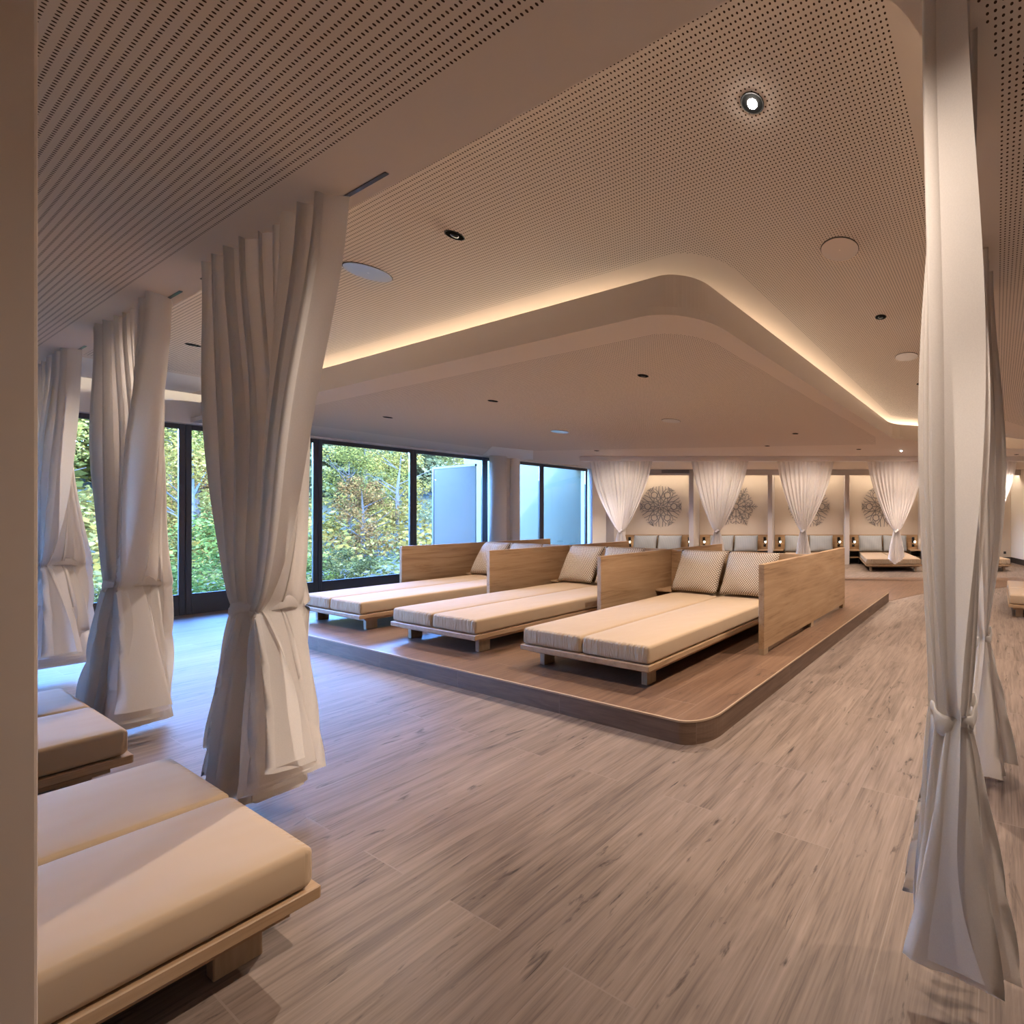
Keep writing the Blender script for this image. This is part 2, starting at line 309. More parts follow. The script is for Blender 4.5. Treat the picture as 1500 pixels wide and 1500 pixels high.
# ------------------------------------------------------------------ room shell
def setting():
    # floor
    bm = NB(); box(bm, -11.6, 4.5, -2.6, 16.5, -.2, 0)
    structure(mesh_obj('floor', bm, M['floor']))
    bm = NB()
    poly = [(-9.6, 7.45), (-1.70, 7.45), (-1.316, 8.318), (-.7, 8.83), (-.116, 9.393), (.185, 9.76), (1.2, 10.9), (2.3, 12.1), W(6.1, 10.32), W(-1, 10.32), W(-6.0, 10.32)]
    prism(bm, poly, 0, .003)
    structure(mesh_obj('floor_inlay', bm, M['brown']))
    # platform
    r = .21; x0, x1, y0, y1 = -8.71, -1.735, 2.232, 7.335
    def outline(e):
        return [(x0 + e, y1 - e)] + [(x0 + e, y0 + e)] + arc(x1 - r, y0 + r, r - e, -90, 0, 14) + [(x1 - e, y1 - e)]
    bm = NB(); a = outline(0)
    fs = prism(bm, a, 0, .155)
    for f in fs: f.material_index = 1
    fs[1].material_index = 0
    pl = structure(mesh_obj('platform', bm, [M['brown'], M['riser']]))
    bm = NB(); o1, o2 = outline(-.004), outline(.006)
    n = len(o1)
    A = [bm.verts.new((x, y, .146)) for x, y in o1]; B = [bm.verts.new((x, y, .158)) for x, y in o1]; Cc = [bm.verts.new((x, y, .158)) for x, y in o2]
    D = [bm.verts.new((x, y, .146)) for x, y in o2]
    for i in range(n - 1):
        for p, q in ((A, B), (B, Cc), (Cc, D), (D, A)): bm.faces.new((p[i], p[i + 1], q[i + 1], q[i]))
    mesh_obj('edge_trim', bm, M['trim'], pl)
    # raised ceiling field
    bm = NB(); box(bm, -11.9, 4.5, -2.6, 16.5, 3.33, 3.6)
    c = structure(mesh_obj('ceiling', bm, M['paint']))
    bm = NB()
    flat(bm, [(-9.6, 1.03), (-.362, 1.03), (-.362, 8.6), (-1.0, 8.6), (-1.80, 7.7)] + arc(-2.16, 2.72, .362, 0, -90, 8) + [(-9.6, 2.356)], 3.3285, flip=True)
    mesh_obj('perforated_panel', bm, M['perf'], c)
    bm = NB()
    flat(bm, [(-11.15, 1.02), (-9.75, 1.02), (-9.75, 2.3), (-11.15, 2.3)], 3.3285, flip=True)
    mesh_obj('plain_panel', bm, M['white'], c)
    # left and right lowered soffit in one run with a rounded inner corner
    X = -.19; rr = .40
    poly = [(-11.9, -2.6), (4.5, -2.6), (4.5, 13.4), (2.6, 11.0), (1.1, 9.4), (.466, 8.743), (.2, 8.42), (-.044, 8.093), (-.15, 7.9), (X, 7.6)]
    poly += arc(X - rr, .98 + rr, rr, 0, -90, 14) + [(-11.9, .98)]
    bm = NB(); prism(bm, poly, 2.90, 3.329)
    s = structure(mesh_obj('ceiling_soffit', bm, M['paint']))
    bm = NB()
    flat(bm, [(-10.6, -2.3), (-.95, -2.3), (-.95, .795), (-10.6, .795)], 2.8985, flip=True)
    pts = [(.0023, -2.0), (2.4, -2.0), (2.4, 10.2), (.398, 7.465), (-.046 + .048, 6.664)]
    pts = [(-.1, -2.0), (2.4, -2.0), (2.4, 10.2), (.398, 7.465), (.0017, 6.664), (.0017, 1.418), (-.019, 1.418), (-.019, 1.315), (-.040, 1.315), (-.040, 1.25), (-.0607, 1.25), (-.0607, 1.15), (-.1, 1.15)]
    flat(bm, pts, 2.8985, flip=True)
    mesh_obj('perforated_panel', bm, M['perf'], s)
    # lowered field over the platform: lip, upstand with a light cove
    def island(e, r):
        xa, xb = -1.895 - e, -1.755 - e
        p = [(-11.9, 2.30 + e)] + arc(xa - r, 2.30 + e + r, r, -90, 0, 14)
        p += [(xb, 7.62 + e), (-1.71 - e, 7.78 + e), (-1.60 - e, 7.95 + e * .9), (-1.329 - e * .7, 8.20 + e * .8), (-.9, 8.68 + e), (-.349, 9.345 + e), (.05, 9.66 + e), (.462, 9.90 + e), (2.6, 11.3 + e), (3.6, 12.0 + e)]
        return p + [(3.6, 16.4), (-11.9, 16.4)]
    bm = NB(); prism(bm, island(0, .42), 2.90, 2.958); prism(bm, island(.085, .26), 2.958, 3.215)
    s2 = structure(mesh_obj('ceiling_field', bm, M['paint']))
    bm = NB()
    flat(bm, [(-9.8, 2.556), (-2.5, 2.556)] + arc(-2.5, 2.95, .394, -90, 0, 8) + [(-1.99, 7.4), (-2.2, 8.2), (-9.9, 6.0)], 2.8985, flip=True)
    mesh_obj('perforated_panel', bm, M['perf'], s2)
    bm = NB(); cv = island(.86, .1)
    cv2 = island(.92, .06)
    # led strip lying on top of the upstand, behind its edge
    for i in range(len(cv) - 3):
        bm.faces.new([bm.verts.new((max(q[0], -10.2), q[1], z)) for q, z in ((cv[i], 3.222), (cv[i + 1], 3.222), (cv2[i + 1], 3.315), (cv2[i], 3.315))])
    mesh_obj('light_strip', bm, M['led'], s2)
    # flat plain panel over the column
    bm = NB(); bm_poly = [(-9.444, 5.455), (-9.241, 6.151), (-10.70, 7.12), (-11.1, 7.0), (-11.1, 6.2)]
    prism(bm, bm_poly, 2.893, 2.8995); mesh_obj('plain_panel', bm, M['white'], s2)
    # window wall
    def wp(t, n): return (-11.34 + .028 * t + n, t - .028 * n)
    bm = NB(); prism(bm, [wp(-2.6, .12), wp(14, .12), wp(14, -.5), wp(-2.6, -.5)], 2.872, 3.6)
    structure(mesh_obj('wall_left', bm, M['white']))
    bm = NB(); prism(bm, [wp(9.06, .10), wp(13.2, .10), wp(13.2, -.4), wp(9.06, -.4)], 0, 2.872)
    prism(bm, [wp(-2.6, .10), wp(-1.78, .10), wp(-1.78, -.4), wp(-2.6, -.4)], 0, 2.872)
    structure(mesh_obj('wall_left_end', bm, M['white']))
    ms = [-1.77, -.415, .94, 2.285, 3.635, 4.98, 6.31, 7.65, 8.99]
    wa = math.atan(-.028)
    for i in range(8):
        t0, t1 = ms[i], ms[i + 1]; L = t1 - t0
        cx, cy = wp(t0, 0)
        e = thing('window_%d' % (i + 1), None, None, (cx, cy, 0), wa); structure(e)
        bm = NB(); f = .055
        box(bm, -.09, -.02, 0, f, 0, 2.872, .006, 1); box(bm, -.09, -.02, L - f, L, 0, 2.872, .006, 1)
        box(bm, -.085, -.025, f, L - f, 2.80, 2.872, .004, 1); box(bm, -.085, -.022, f, L - f, 0, .285, .004, 1)
        box(bm, -.085, -.03, f, L - f, .285, .31, .003, 1)
        structure(mesh_obj('window_frame', bm, M['frame'], e))
        bm = NB(); box(bm, -.062, -.05, f, L - f, .30, 2.81)
        structure(mesh_obj('glass_pane', bm, M['glass'], e))
    # column by the windows
    bm = NB(); cx, cy = -10.86, 6.40
    cyl(bm, cx, cy, 0, 2.9, .165, n=32)
    q = mesh_obj('column', bm, M['white'], smooth=True); structure(q)
    bm = NB(); cyl(bm, -10.93, 6.83, 0, 2.9, .10, n=24); box(bm, -11.12, -10.97, 6.5, 6.9, 0, 2.9)
    structure(mesh_obj('column_casing', bm, M['white'], smooth=False))
    # back wall, right wall, partition by the camera
    bm = NB(); box(bm, -11.8, 4.5, -2.6, -2.3, 0, 3.3); structure(mesh_obj('wall_back', bm, M['paint']))
    bm = NB(); box(bm, 2.75, 2.95, -2.6, 10.2, 0, 3.3); structure(mesh_obj('wall_right', bm, M['paint']))
    bm = NB(); box(bm, -1.87, -1.75, -2.3, .188, 0, 2.898, .004, 2); structure(mesh_obj('wall_partition', bm, M['paint']))
    # niche wall (its own rotation)
    def nst(name, bm, mat, parent=None, **k):
        o = mesh_obj(name, bm, mat, parent, rotz=0 if parent else TH, **k); return structure(o)
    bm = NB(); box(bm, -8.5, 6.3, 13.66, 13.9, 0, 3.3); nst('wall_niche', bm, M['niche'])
    bm = NB()
    for xc in (-3.894, -1.495, .851, 3.22): box(bm, xc - .07, xc + .07, 13.0, 13.66, 0, 2.74, .004, 1)
    box(bm, -7.2, -6.24, 13.0, 13.66, 0, 2.74)
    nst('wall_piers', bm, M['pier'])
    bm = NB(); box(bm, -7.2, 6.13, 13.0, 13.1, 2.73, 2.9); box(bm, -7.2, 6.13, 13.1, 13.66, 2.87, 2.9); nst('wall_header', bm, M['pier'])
    bm = NB()
    for a, b in ((-6.2, -3.98), (-3.80, -1.58), (-1.41, .77), (.93, 3.14), (3.3, 6.1)): box(bm, a, b, 13.16, 13.22, 2.845, 2.868)
    nst('niche_light_strip', bm, M['ledn'])  # glowing LED strips hidden behind the niche header
    bm = NB(); box(bm, 6.13, 6.35, 7.2, 13.9, 0, 3.3); nst('wall_niche_right', bm, M['white'])
    bm = NB(); box(bm, 6.11, 6.13, 7.2, 13.64, 0, .17); box(bm, 5.35, 6.13, 13.64, 13.66, 0, .17); nst('baseboard_right', bm, M['dark'])
    bm = NB(); box(bm, -5.68, 5.6, 10.13, 10.36, 2.79, 2.8999, .006, 1); nst('trim_2', bm, M['white'])
setting()

# ------------------------------------------------------------------ daybeds
def make_bed(name, label, loc, rotz, group):
    t = thing(name, label, 'daybed', loc, rotz, group)
    bm = NB(); box(bm, -.745, .745, 0, 2.2, .150, .195, .004, 1); box(bm, -.70, .70, .06, 2.15, .118, .150)
    mesh_obj('bed_frame', bm, M['oaky2'], t)
    for sx in (-1, 1):
        for y in (.10, 1.95):
            bm = NB(); box(bm, sx * .60 - .03, sx * .60 + .03, y, y + .10, 0, .150, .003, 1)
            mesh_obj('leg', bm, M['leg'], t)
    for sx in (-1, 1):
        bm = NB(); c = sx * .371
        box(bm, -.362, .362, .012, 2.185, 0, .142, .026, 5)
        # a slight crown on the top
        bmesh.ops.subdivide_edges(bm, edges=[e for e in bm.edges if abs(e.verts[0].co.y - e.verts[1].co.y) > 1 or abs(e.verts[0].co.x - e.verts[1].co.x) > .3], cuts=6, use_grid_fill=True)
        for v in bm.verts:
            if v.co.z > .12:
                u = v.co.x / .36; w = (v.co.y - 1.1) / 1.09
                v.co.z += .008 * max(0, 1 - u ** 4) * max(0, 1 - w ** 6)
        m = mesh_obj('mattress', bm, M['matt'], t, smooth=True, loc=(c, 0, .199))
    return t
PB = [(-7.485, 'beige double daybed on the platform, next to the windows'),
      (-5.335, 'beige double daybed in the middle of the three on the platform'),
      (-3.185, 'beige double daybed nearest the rounded platform corner')]
bed0 = make_bed('daybed', PB[2][1], (PB[2][0], 2.50, .155), 0, 'daybeds on the platform')
for x, lab in PB[:2]: dup(bed0, (x, 2.50, .155), 0, lab, 'daybeds on the platform')
for x, lab in ((-2.95, 'beige double daybed in the bottom left foreground, crossed by curtain shadow'),
               (-5.10, 'beige double daybed below the second tied curtain from the left, just behind the foreground one'),
               ):
    dup(bed0, (x, .72, 0), PI, lab, 'daybeds along the curtained side')
dup(bed0, (.16, 7.60, 0), -PI / 2, 'pale daybed cut off by the right picture edge, feet on the bare floor', 'daybeds along the curtained side')
NX = [-5.08, -2.68, -.33, 1.99, 4.37]
NLAB = ['leftmost niche daybed, under the complete grey snowflake', 'niche daybed behind the second white curtain from the left', 'niche daybed behind the third white curtain from the left',
        'niche daybed fully seen with a white curtain hanging in front of its middle', 'niche daybed at far right whose bare end shows beside the big curtain']
for x, lab in zip(NX, NLAB):
    dup(bed0, (*W(x, 11.38), 0), TH, lab, 'daybeds in the niches')

# ------------------------------------------------------------------ partitions of the platform
def divider(x, label):
    t = thing('divider_panel', label, 'divider', (x, 3.59, .155), 0, 'oak dividers between the platform daybeds')
    bm = NB(); box(bm, -.032, .032, 0, 2.36, .055, .872, .003, 1); mesh_obj('panel', bm, M['oaky'], t)
    for y in (0.0, 1.13, 2.28):
        bm = NB(); box(bm, -.03, .03, y, y + .08, 0, .056); mesh_obj('foot', bm, M['leg'], t)
    return t
d0 = divider(-2.095, 'oak divider panel at the right end of the platform, seen from its outer side')
for x, lab in ((-4.25, 'oak divider panel between the middle and the nearest platform daybed'), (-6.30, 'oak divider panel between the middle daybed and the one next to the windows'),
               (-8.44, 'oak divider panel at the window end of the platform')):
    dup(d0, (x, 3.59, .155), 0, lab)
def backboard(x, w, bedx, label):
    t = thing('backrest_board', label, 'backrest', (x, 4.74, .155), 0, 'oak backrests of the platform daybeds')
    bm = NB(); box(bm, -w / 2, w / 2, 0, .065, .055, .868, .003, 1); mesh_obj('board', bm, M['oakx'], t)
    bm = NB(); box(bm, -w / 2, w / 2, .012, .053, 0, .056); mesh_obj('plinth', bm, M['leg'], t)
    for a, b in ((-w / 2, bedx - x - .76), (bedx - x + .76, w / 2)):
        bm = NB(); box(bm, a, b, -.30, -.001, .335, .358, .002, 1); box(bm, a, b, -.02, -.001, .20, .335)
        mesh_obj('bedside_shelf', bm, M['oakx'], t)
    return t
backboard(-3.1725, 2.085, -3.185, 'oak backrest board behind the nearest platform daybed')
backboard(-5.275, 1.98, -5.335, 'oak backrest board behind the middle platform daybed')
backboard(-7.37, 2.07, -7.485, 'oak backrest board behind the platform daybed next to the windows')

# ------------------------------------------------------------------ cushions
def cushion_bm(w, h, t, n=18, pinch=.035, seed=1):
    r = random.Random(seed); bm = NB(); ks = [r.uniform(0, 6) for _ in range(6)]
    def P(u, v, s):
        e = max(0, (1 - abs(u) ** 2.4)) ** .55 * max(0, (1 - abs(v) ** 2.4)) ** .55
        x = w / 2 * u * (1 - pinch * (1 - abs(u) ** 2) * 0 - pinch * (1 - v * v) * abs(u)); z = h / 2 * v * (1 - pinch * (1 - u * u) * abs(v))
        wr = .006 * math.sin(7 * u + 3 * v + ks[0]) * e + .005 * math.sin(9 * v - 5 * u + ks[1]) * (1 - e) * (abs(v) > .4)
        return (x, s * (t / 2 * e) + wr, z)
    rows = {}
    for s in (-1, 1):
        for i in range(n + 1):
            for j in range(n + 1):
                u, v = -1 + 2 * i / n, -1 + 2 * j / n
                edge = i in (0, n) or j in (0, n)
                if edge and s == 1: rows[(s, i, j)] = rows[(-1, i, j)]
                else: rows[(s, i, j)] = bm.verts.new(P(u, v, s))
    for s in (-1, 1):
        for i in range(n):
            for j in range(n):
                bm.faces.new((rows[(s, i, j)], rows[(s, i + 1, j)], rows[(s, i + 1, j + 1)], rows[(s, i, j + 1)]))
    return bm
def cushion(label, loc, rotz, lean, size, mat, group, seed):
    o = mesh_obj('cushion', cushion_bm(*size, seed=seed), mat, smooth=True)
    o.location = loc; o.rotation_euler = (lean, 0, rotz)
    tag(o, label, 'cushion', group); return o
names = ['nearest platform daybed', 'middle platform daybed', 'platform daybed next to the windows']
for k, bx in enumerate((-3.185, -5.335, -7.485)):
    for s, w in ((-1, 'left'), (1, 'right')):
        cushion('rhomb-patterned cushion, the %s one on the %s' % (w, names[k]), (bx + s * .375 - .01, 4.53 + .01 * s, .782), .02 * s, -.42, (.735, .56, .17), M['rhomb'], 'patterned cushions on the platform', 10 * k + s + 3)
NN0 = ['bed in the leftmost niche', 'bed in the second niche from left', 'bed in the third niche from left', 'fully seen niche bed', 'rightmost niche bed']
for k, x in enumerate(NX):
    for s, w in ((-1, 'left'), (1, 'right')):
        xx, yy = W(x + s * .382, 13.40)
        o = cushion('grey striped cushion, the %s one on the %s' % (w, NN0[k]), (xx, yy, .622), TH, -.26, (.75, .52, .17), M['stripe'], 'striped cushions in the niches', 50 + 3 * k + s)

# ------------------------------------------------------------------ curtains
def drape_bm(wt, wk, wh, zt, zk, zh, nf, at, ak, ah, seed, rise=.2, px=.66, rows=64, shift=0.0, flare=.75, belly=0):
    r = random.Random(seed); bm = NB(); per = 12; nc = nf * per
    fa = [r.uniform(.65, 1.25) for _ in range(nf + 2)]; fb = [r.uniform(-.35, .35) for _ in range(nf + 2)]; hp = [r.uniform(0, 6.28) for _ in range(6)]
    grid = []
    zs = []
    nu = int(rows * .62)
    for i in range(nu + 1): zs.append(('u', (i / nu)))
    for i in range(1, rows - nu + 1): zs.append(('d', i / (rows - nu)))
    for kind, t in zs:
        row = []
        for j in range(nc + 1):
            s = j / nc; c = s - .5; e = max(0, 1 - (2 * c) ** 2)
            k = s * nf; ki = min(int(k), nf - 1); fr = k - ki
            amp = fa[ki] * (1 - fr) + fa[ki + 1] * fr; ph = fb[ki] * (1 - fr) + fb[ki + 1] * fr
            if kind == 'u':
                z = zt + (zk - zt) * t
                w = wk + (wt - wk) * (1 - t) ** px * (1 + .10 * math.sin(PI * t))
                A = at + (ak - at) * t ** 2 + belly * math.sin(PI * t ** 1.6)
                wrap = t ** 3
                bulge = .035 * math.sin(PI * min(1, t)) ** 2
                x = c * w + shift * t ** 2
            else:
                hem = zh + rise * (abs(2 * c) ** 1.6) + .03 * math.sin(5 * c + hp[0]) + .012 * math.sin(17 * c + hp[1])
                z = zk + (hem - zk) * t
                w = wk + (wh - wk) * t ** flare
                A = ak + (ah - ak) * t ** .8
                wrap = 1 - .7 * t; bulge = 0
                x = c * w + shift
            phi = 2 * PI * (k + ph * .6 + (.10 * math.sin(3 * t + ki) if kind == 'd' else .05 * t * math.sin(ki * 2.1)))
            g = math.sin(phi) + .28 * math.sin(2 * phi + ki)
            env = (1 - wrap) + wrap * (e ** .5)
            y = A * amp * g * env + .35 * wrap * wk * (math.sin(PI * (s * 1.0)) - .5) * (1 if kind == 'u' else (1 - t))
            x += .16 * (w / nf) * math.sin(2 * phi + .5)
            y += bulge * math.sin(6 * c + hp[2])
            row.append(bm.verts.new((x, y, z)))
        grid.append(row)
    for a, b in zip(grid, grid[1:]):
        for j in range(nc): bm.faces.new((a[j], a[j + 1], b[j + 1], b[j]))
    return bm
def band_bm(wk, dk, z, h, tilt, shift=0):
    bm = NB(); n, m = 40, 8; rings = []
    for i in range(n):
        a = 2 * PI * i / n; ring = []
        for j in range(m):
            b = 2 * PI * j / m
            rr = 1 + .05 * math.sin(5 * a + 1) + .03 * math.sin(11 * a)
            hx = (wk / 2 * rr + .005 * math.cos(b)) * math.cos(a) + shift; hy = (dk / 2 * rr + .005 * math.cos(b)) * math.sin(a)
            ring.append(bm.verts.new((hx, hy, z + h / 2 * math.sin(b) * (1 + .35 * math.sin(3 * a)) + tilt * math.cos(a) + .01 * math.sin(4 * a))))
        rings.append(ring)
    for i in range(n):
        for j in range(m): bm.faces.new((rings[i][j], rings[(i + 1) % n][j], rings[(i + 1) % n][(j + 1) % m], rings[i][(j + 1) % m]))
    return bm
def curtain(label, loc, rotz, group, mat, wt, wk, wh, zt, zk, zh, nf, seed, at=.05, ah=.13, rise=.2, shift=0., flip=False, px=.66, dk=.24, flare=.75, ak=None, belly=0):
    t = thing('curtain', label, 'curtain', loc, rotz, group)
    o = mesh_obj('drape', drape_bm(wt, wk, wh, zt, zk, zh, nf, at, (ak or (.09 if dk > .2 else .05)), ah, seed, rise, px, shift=shift, flare=flare, belly=belly), mat, t, smooth=True)
    mesh_obj('tie', band_bm(wk * .93, dk * .88, zk, .05, .018, shift), mat, t, smooth=True)
    return t
G1 = 'tied curtains along the lowered soffit'
curtain('large tied curtain left of the platform, its hem beside the foreground daybed', (-3.385, .915, 0), 0, G1, M['drape'], 1.49, .30, .80, 2.895, 1.045, .13, 9, 3, rise=.22)
curtain('tied curtain second from the left, over the second floor-level daybed', (-5.57, .915, 0), 0, G1, M['drape'], 1.45, .28, .84, 2.895, 1.02, .05, 9, 11, rise=.20)
curtain('leftmost tied curtain, partly hidden by the grey wall edge', (-7.85, .915, 0), 0, G1, M['drape'], 1.45, .30, .95, 2.895, 1.06, .12, 9, 21, rise=.2)
curtain('tall white tied curtain at right foreground, reaching from floor to picture top', (-.125, 1.39, 0), PI / 2, G1, M['drape'], .50, .16, .26, 2.896, .90, .16, 5, 33, belly=.022, at=.055, ak=.055, ah=.145, rise=.05, dk=.15, px=.5)
curtain('tied curtain mostly hidden behind the tall right foreground curtain', (-.09, 2.62, 0), PI / 2, G1, M['drape'], .62, .17, .36, 2.895, .82, .06, 5, 41, belly=.03, at=.055, ak=.055, ah=.15, rise=.06, dk=.14, px=.5)
G2 = 'white tied curtains before the niches'
CX = [(-4.72, 1.47), (-2.40, 1.36), (-.335, 1.38), (1.83, 1.36), (4.05, 1.36)]
CL = ['white tied curtain next to the window end, first of the far row', 'white tied curtain between the two left snowflakes, second of the far row', 'white tied curtain before the hidden snowflake, third of the far row',
      'white tied curtain hanging over the fully seen niche daybed', 'white curtain seen as a slanting wedge right of the big foreground curtain']
for i, ((x, w), lab) in enumerate(zip(CX, CL)):
    curtain(lab, (*W(x, 10.24), 0), TH, G2, M['sheer'], w, .13, .40, 2.79, 1.13, .36, 12, 60 + i, at=.035, ah=.06, rise=.12, dk=.12, shift=(-.02, -.04, -.05, .02, 0)[i], px=.75)
# tracks let into the soffit
for x0, x1, lab in ((-4.35, -2.30, 'dark ceiling track slot above the large curtain left of the platform'), (-6.45, -4.70, 'dark ceiling track slot above the second curtain from the left'), (-8.6, -6.95, 'dark ceiling track slot above the leftmost curtain')):
    bm = NB(); box(bm, x0, x1, .929, .941, 2.8965, 2.902); tag(mesh_obj('curtain_track', bm, M['black']), lab, 'curtain track', 'curtain tracks')

# ------------------------------------------------------------------ ceiling fittings
def downlight_parts(t, lit=False):
    bm = NB(); n = 28
    R = [(.052, 0.0), (.052, -.003), (.047, -.003), (.044, .0)]
    rings = [[bm.verts.new((r * math.cos(2 * PI * i / n), r * math.sin(2 * PI * i / n), z)) for i in range(n)] for r, z in R]
    for a, b in zip(rings, rings[1:]):
        for i in range(n): bm.faces.new((a[i], a[(i + 1) % n], b[(i + 1) % n], b[i]))
    mesh_obj('rim', bm, M['ring'], t, smooth=True)
    bm = NB(); R = [(.046, -.0022), (.040, .0), (.030, -.001), (.0, -.0012)]
    rings = [[bm.verts.new((r * math.cos(2 * PI * i / n), r * math.sin(2 * PI * i / n), z)) for i in range(n)] for r, z in R[:3]]
    for a, b in zip(rings, rings[1:]):
        for i in range(n): bm.faces.new((a[i], a[(i + 1) % n], b[(i + 1) % n], b[i]))
    bm.faces.new(rings[-1])
    rf = mesh_obj('reflector', bm, M['matte'], t, smooth=True)
    bm = NB(); bmesh.ops.create_uvsphere(bm, u_segments=16, v_segments=8, radius=.022)
    for v in bm.verts: v.co.z = v.co.z * (.35 if not lit else .6) - .004
    mesh_obj('lens', bm, M['lit'] if lit else M['lens'], rf, smooth=True)
Z1, Z2 = 3.3278, 2.8978
dl = thing('downlight', 'black downlight in the raised ceiling right of the large left curtain', 'downlight', (-3.265, 1.662, Z1), 0, 'recessed downlights'); downlight_parts(dl)
DL = [(-7.957, 1.657, Z1, 'black downlight in the raised ceiling seen between the left curtains'), (-.987, 3.853, Z1, 'black downlight in the raised ceiling below the grey speaker disc, right side'),
      (-.981, 6.02, Z1, 'black downlight in the raised ceiling touching the edge of the tall right curtain'),
      (-2.80 * 1.167, 2.805 * 1.167, Z2, 'black downlight nearest the rounded corner of the lowered ceiling'), (-4.868 * 1.167, 2.82 * 1.167, Z2, 'black downlight in the lowered ceiling above the middle platform daybed'),
      (-6.865 * 1.167, 2.798 * 1.167, Z2, 'black downlight in the lowered ceiling close to the windows'), (-2.724 * 1.167, 5.647 * 1.167, Z2, 'small black downlight in the lowered ceiling left of the cove end'),
      (-6.836 * 1.167, 5.723 * 1.167, Z2, 'small black downlight above the first white curtain of the far row'), (-3.651 * 1.167, 6.458 * 1.167, Z2, 'small black downlight between the second and third white curtain of the far row'),
      (-2.308 * 1.167, 7.427 * 1.167, Z2, 'small black downlight left of the lit one, before the far curtains'), (.42, 9.9 + .9, Z2, 'small dark downlight at the right picture edge above the wedge curtain')]
for x, y, z, lab in DL: dup(dl, (x, y, z), 0, lab)
dk = thing('downlight', 'glowing downlight with a bright bulb near the top of the picture', 'downlight', (-1.0, 1.635, Z1), 0, 'recessed downlights'); downlight_parts(dk, True)
dup(dk, (-1.633 * 1.167, 7.884 * 1.167, Z2), 0, 'small glowing downlight at the far end of the lowered ceiling')
def speaker(x, y, z, r, label, first=[]):
    if first: return dup(first[0], (x, y, z), 0, label)
    t = thing('ceiling_speaker', label, 'speaker', (x, y, z), 0, 'round ceiling speakers'); first.append(t)
    bm = NB(); cyl(bm, 0, 0, -.006, -.001, r, n=40); cvr = mesh_obj('cover', bm, M['grey'], t)
    bm = NB(); cyl(bm, 0, 0, -.0075, -.006, .006, n=12); mesh_obj('badge', bm, M['white'], cvr)
    bm = NB(); cyl(bm, 0, 0, -.002, .001, r + .004, n=40); mesh_obj('shadow_gap', bm, M['ring'], t)
    return t
for x, y, z, lab in ((-.995, 2.763, Z1, 'round grey speaker disc in the raised ceiling above the right side'), (-.957, 4.926, Z1, 'smaller looking round speaker disc farther along the raised ceiling at right'),
                     (-4.36, 1.665, Z1, 'round pale speaker disc beside the top of the large left curtain'), (-3.803 * 1.167, 4.272 * 1.167, Z2, 'pale speaker disc in the lowered ceiling above the nearest platform daybed'),
                     (-5.766 * 1.167, 4.218 * 1.167, Z2, 'pale speaker disc in the lowered ceiling nearer the windows')):
    speaker(x, y, z, .128, lab)

# ------------------------------------------------------------------ niche furniture
def seg2(bm, p, q, w, th=.012):
    p, q = Vector((p[0], p[1])), Vector((q[0], q[1])); d = q - p
    if d.length < 1e-6: return
    n = Vector((-d.y, d.x)).normalized() * w / 2
    pts = [p + n, p - n, q - n * .8, q + n * .8]
    a = [bm.verts.new((v.x, -th, v.y)) for v in pts]; b = [bm.verts.new((v.x, 0, v.y)) for v in pts]
    bm.faces.new(a); bm.faces.new(b[::-1])
    for i in range(4): bm.faces.new((a[i], b[i], b[(i + 1) % 4], a[(i + 1) % 4]))
def ring2(bm, c, r, w, n=16, a0=0, a1=360):
    P = [(c[0] + r * math.cos(math.radians(a0 + (a1 - a0) * i / n)), c[1] + r * math.sin(math.radians(a0 + (a1 - a0) * i / n))) for i in range(n + 1)]
    for a, b in zip(P, P[1:]): seg2(bm, a, b, w)
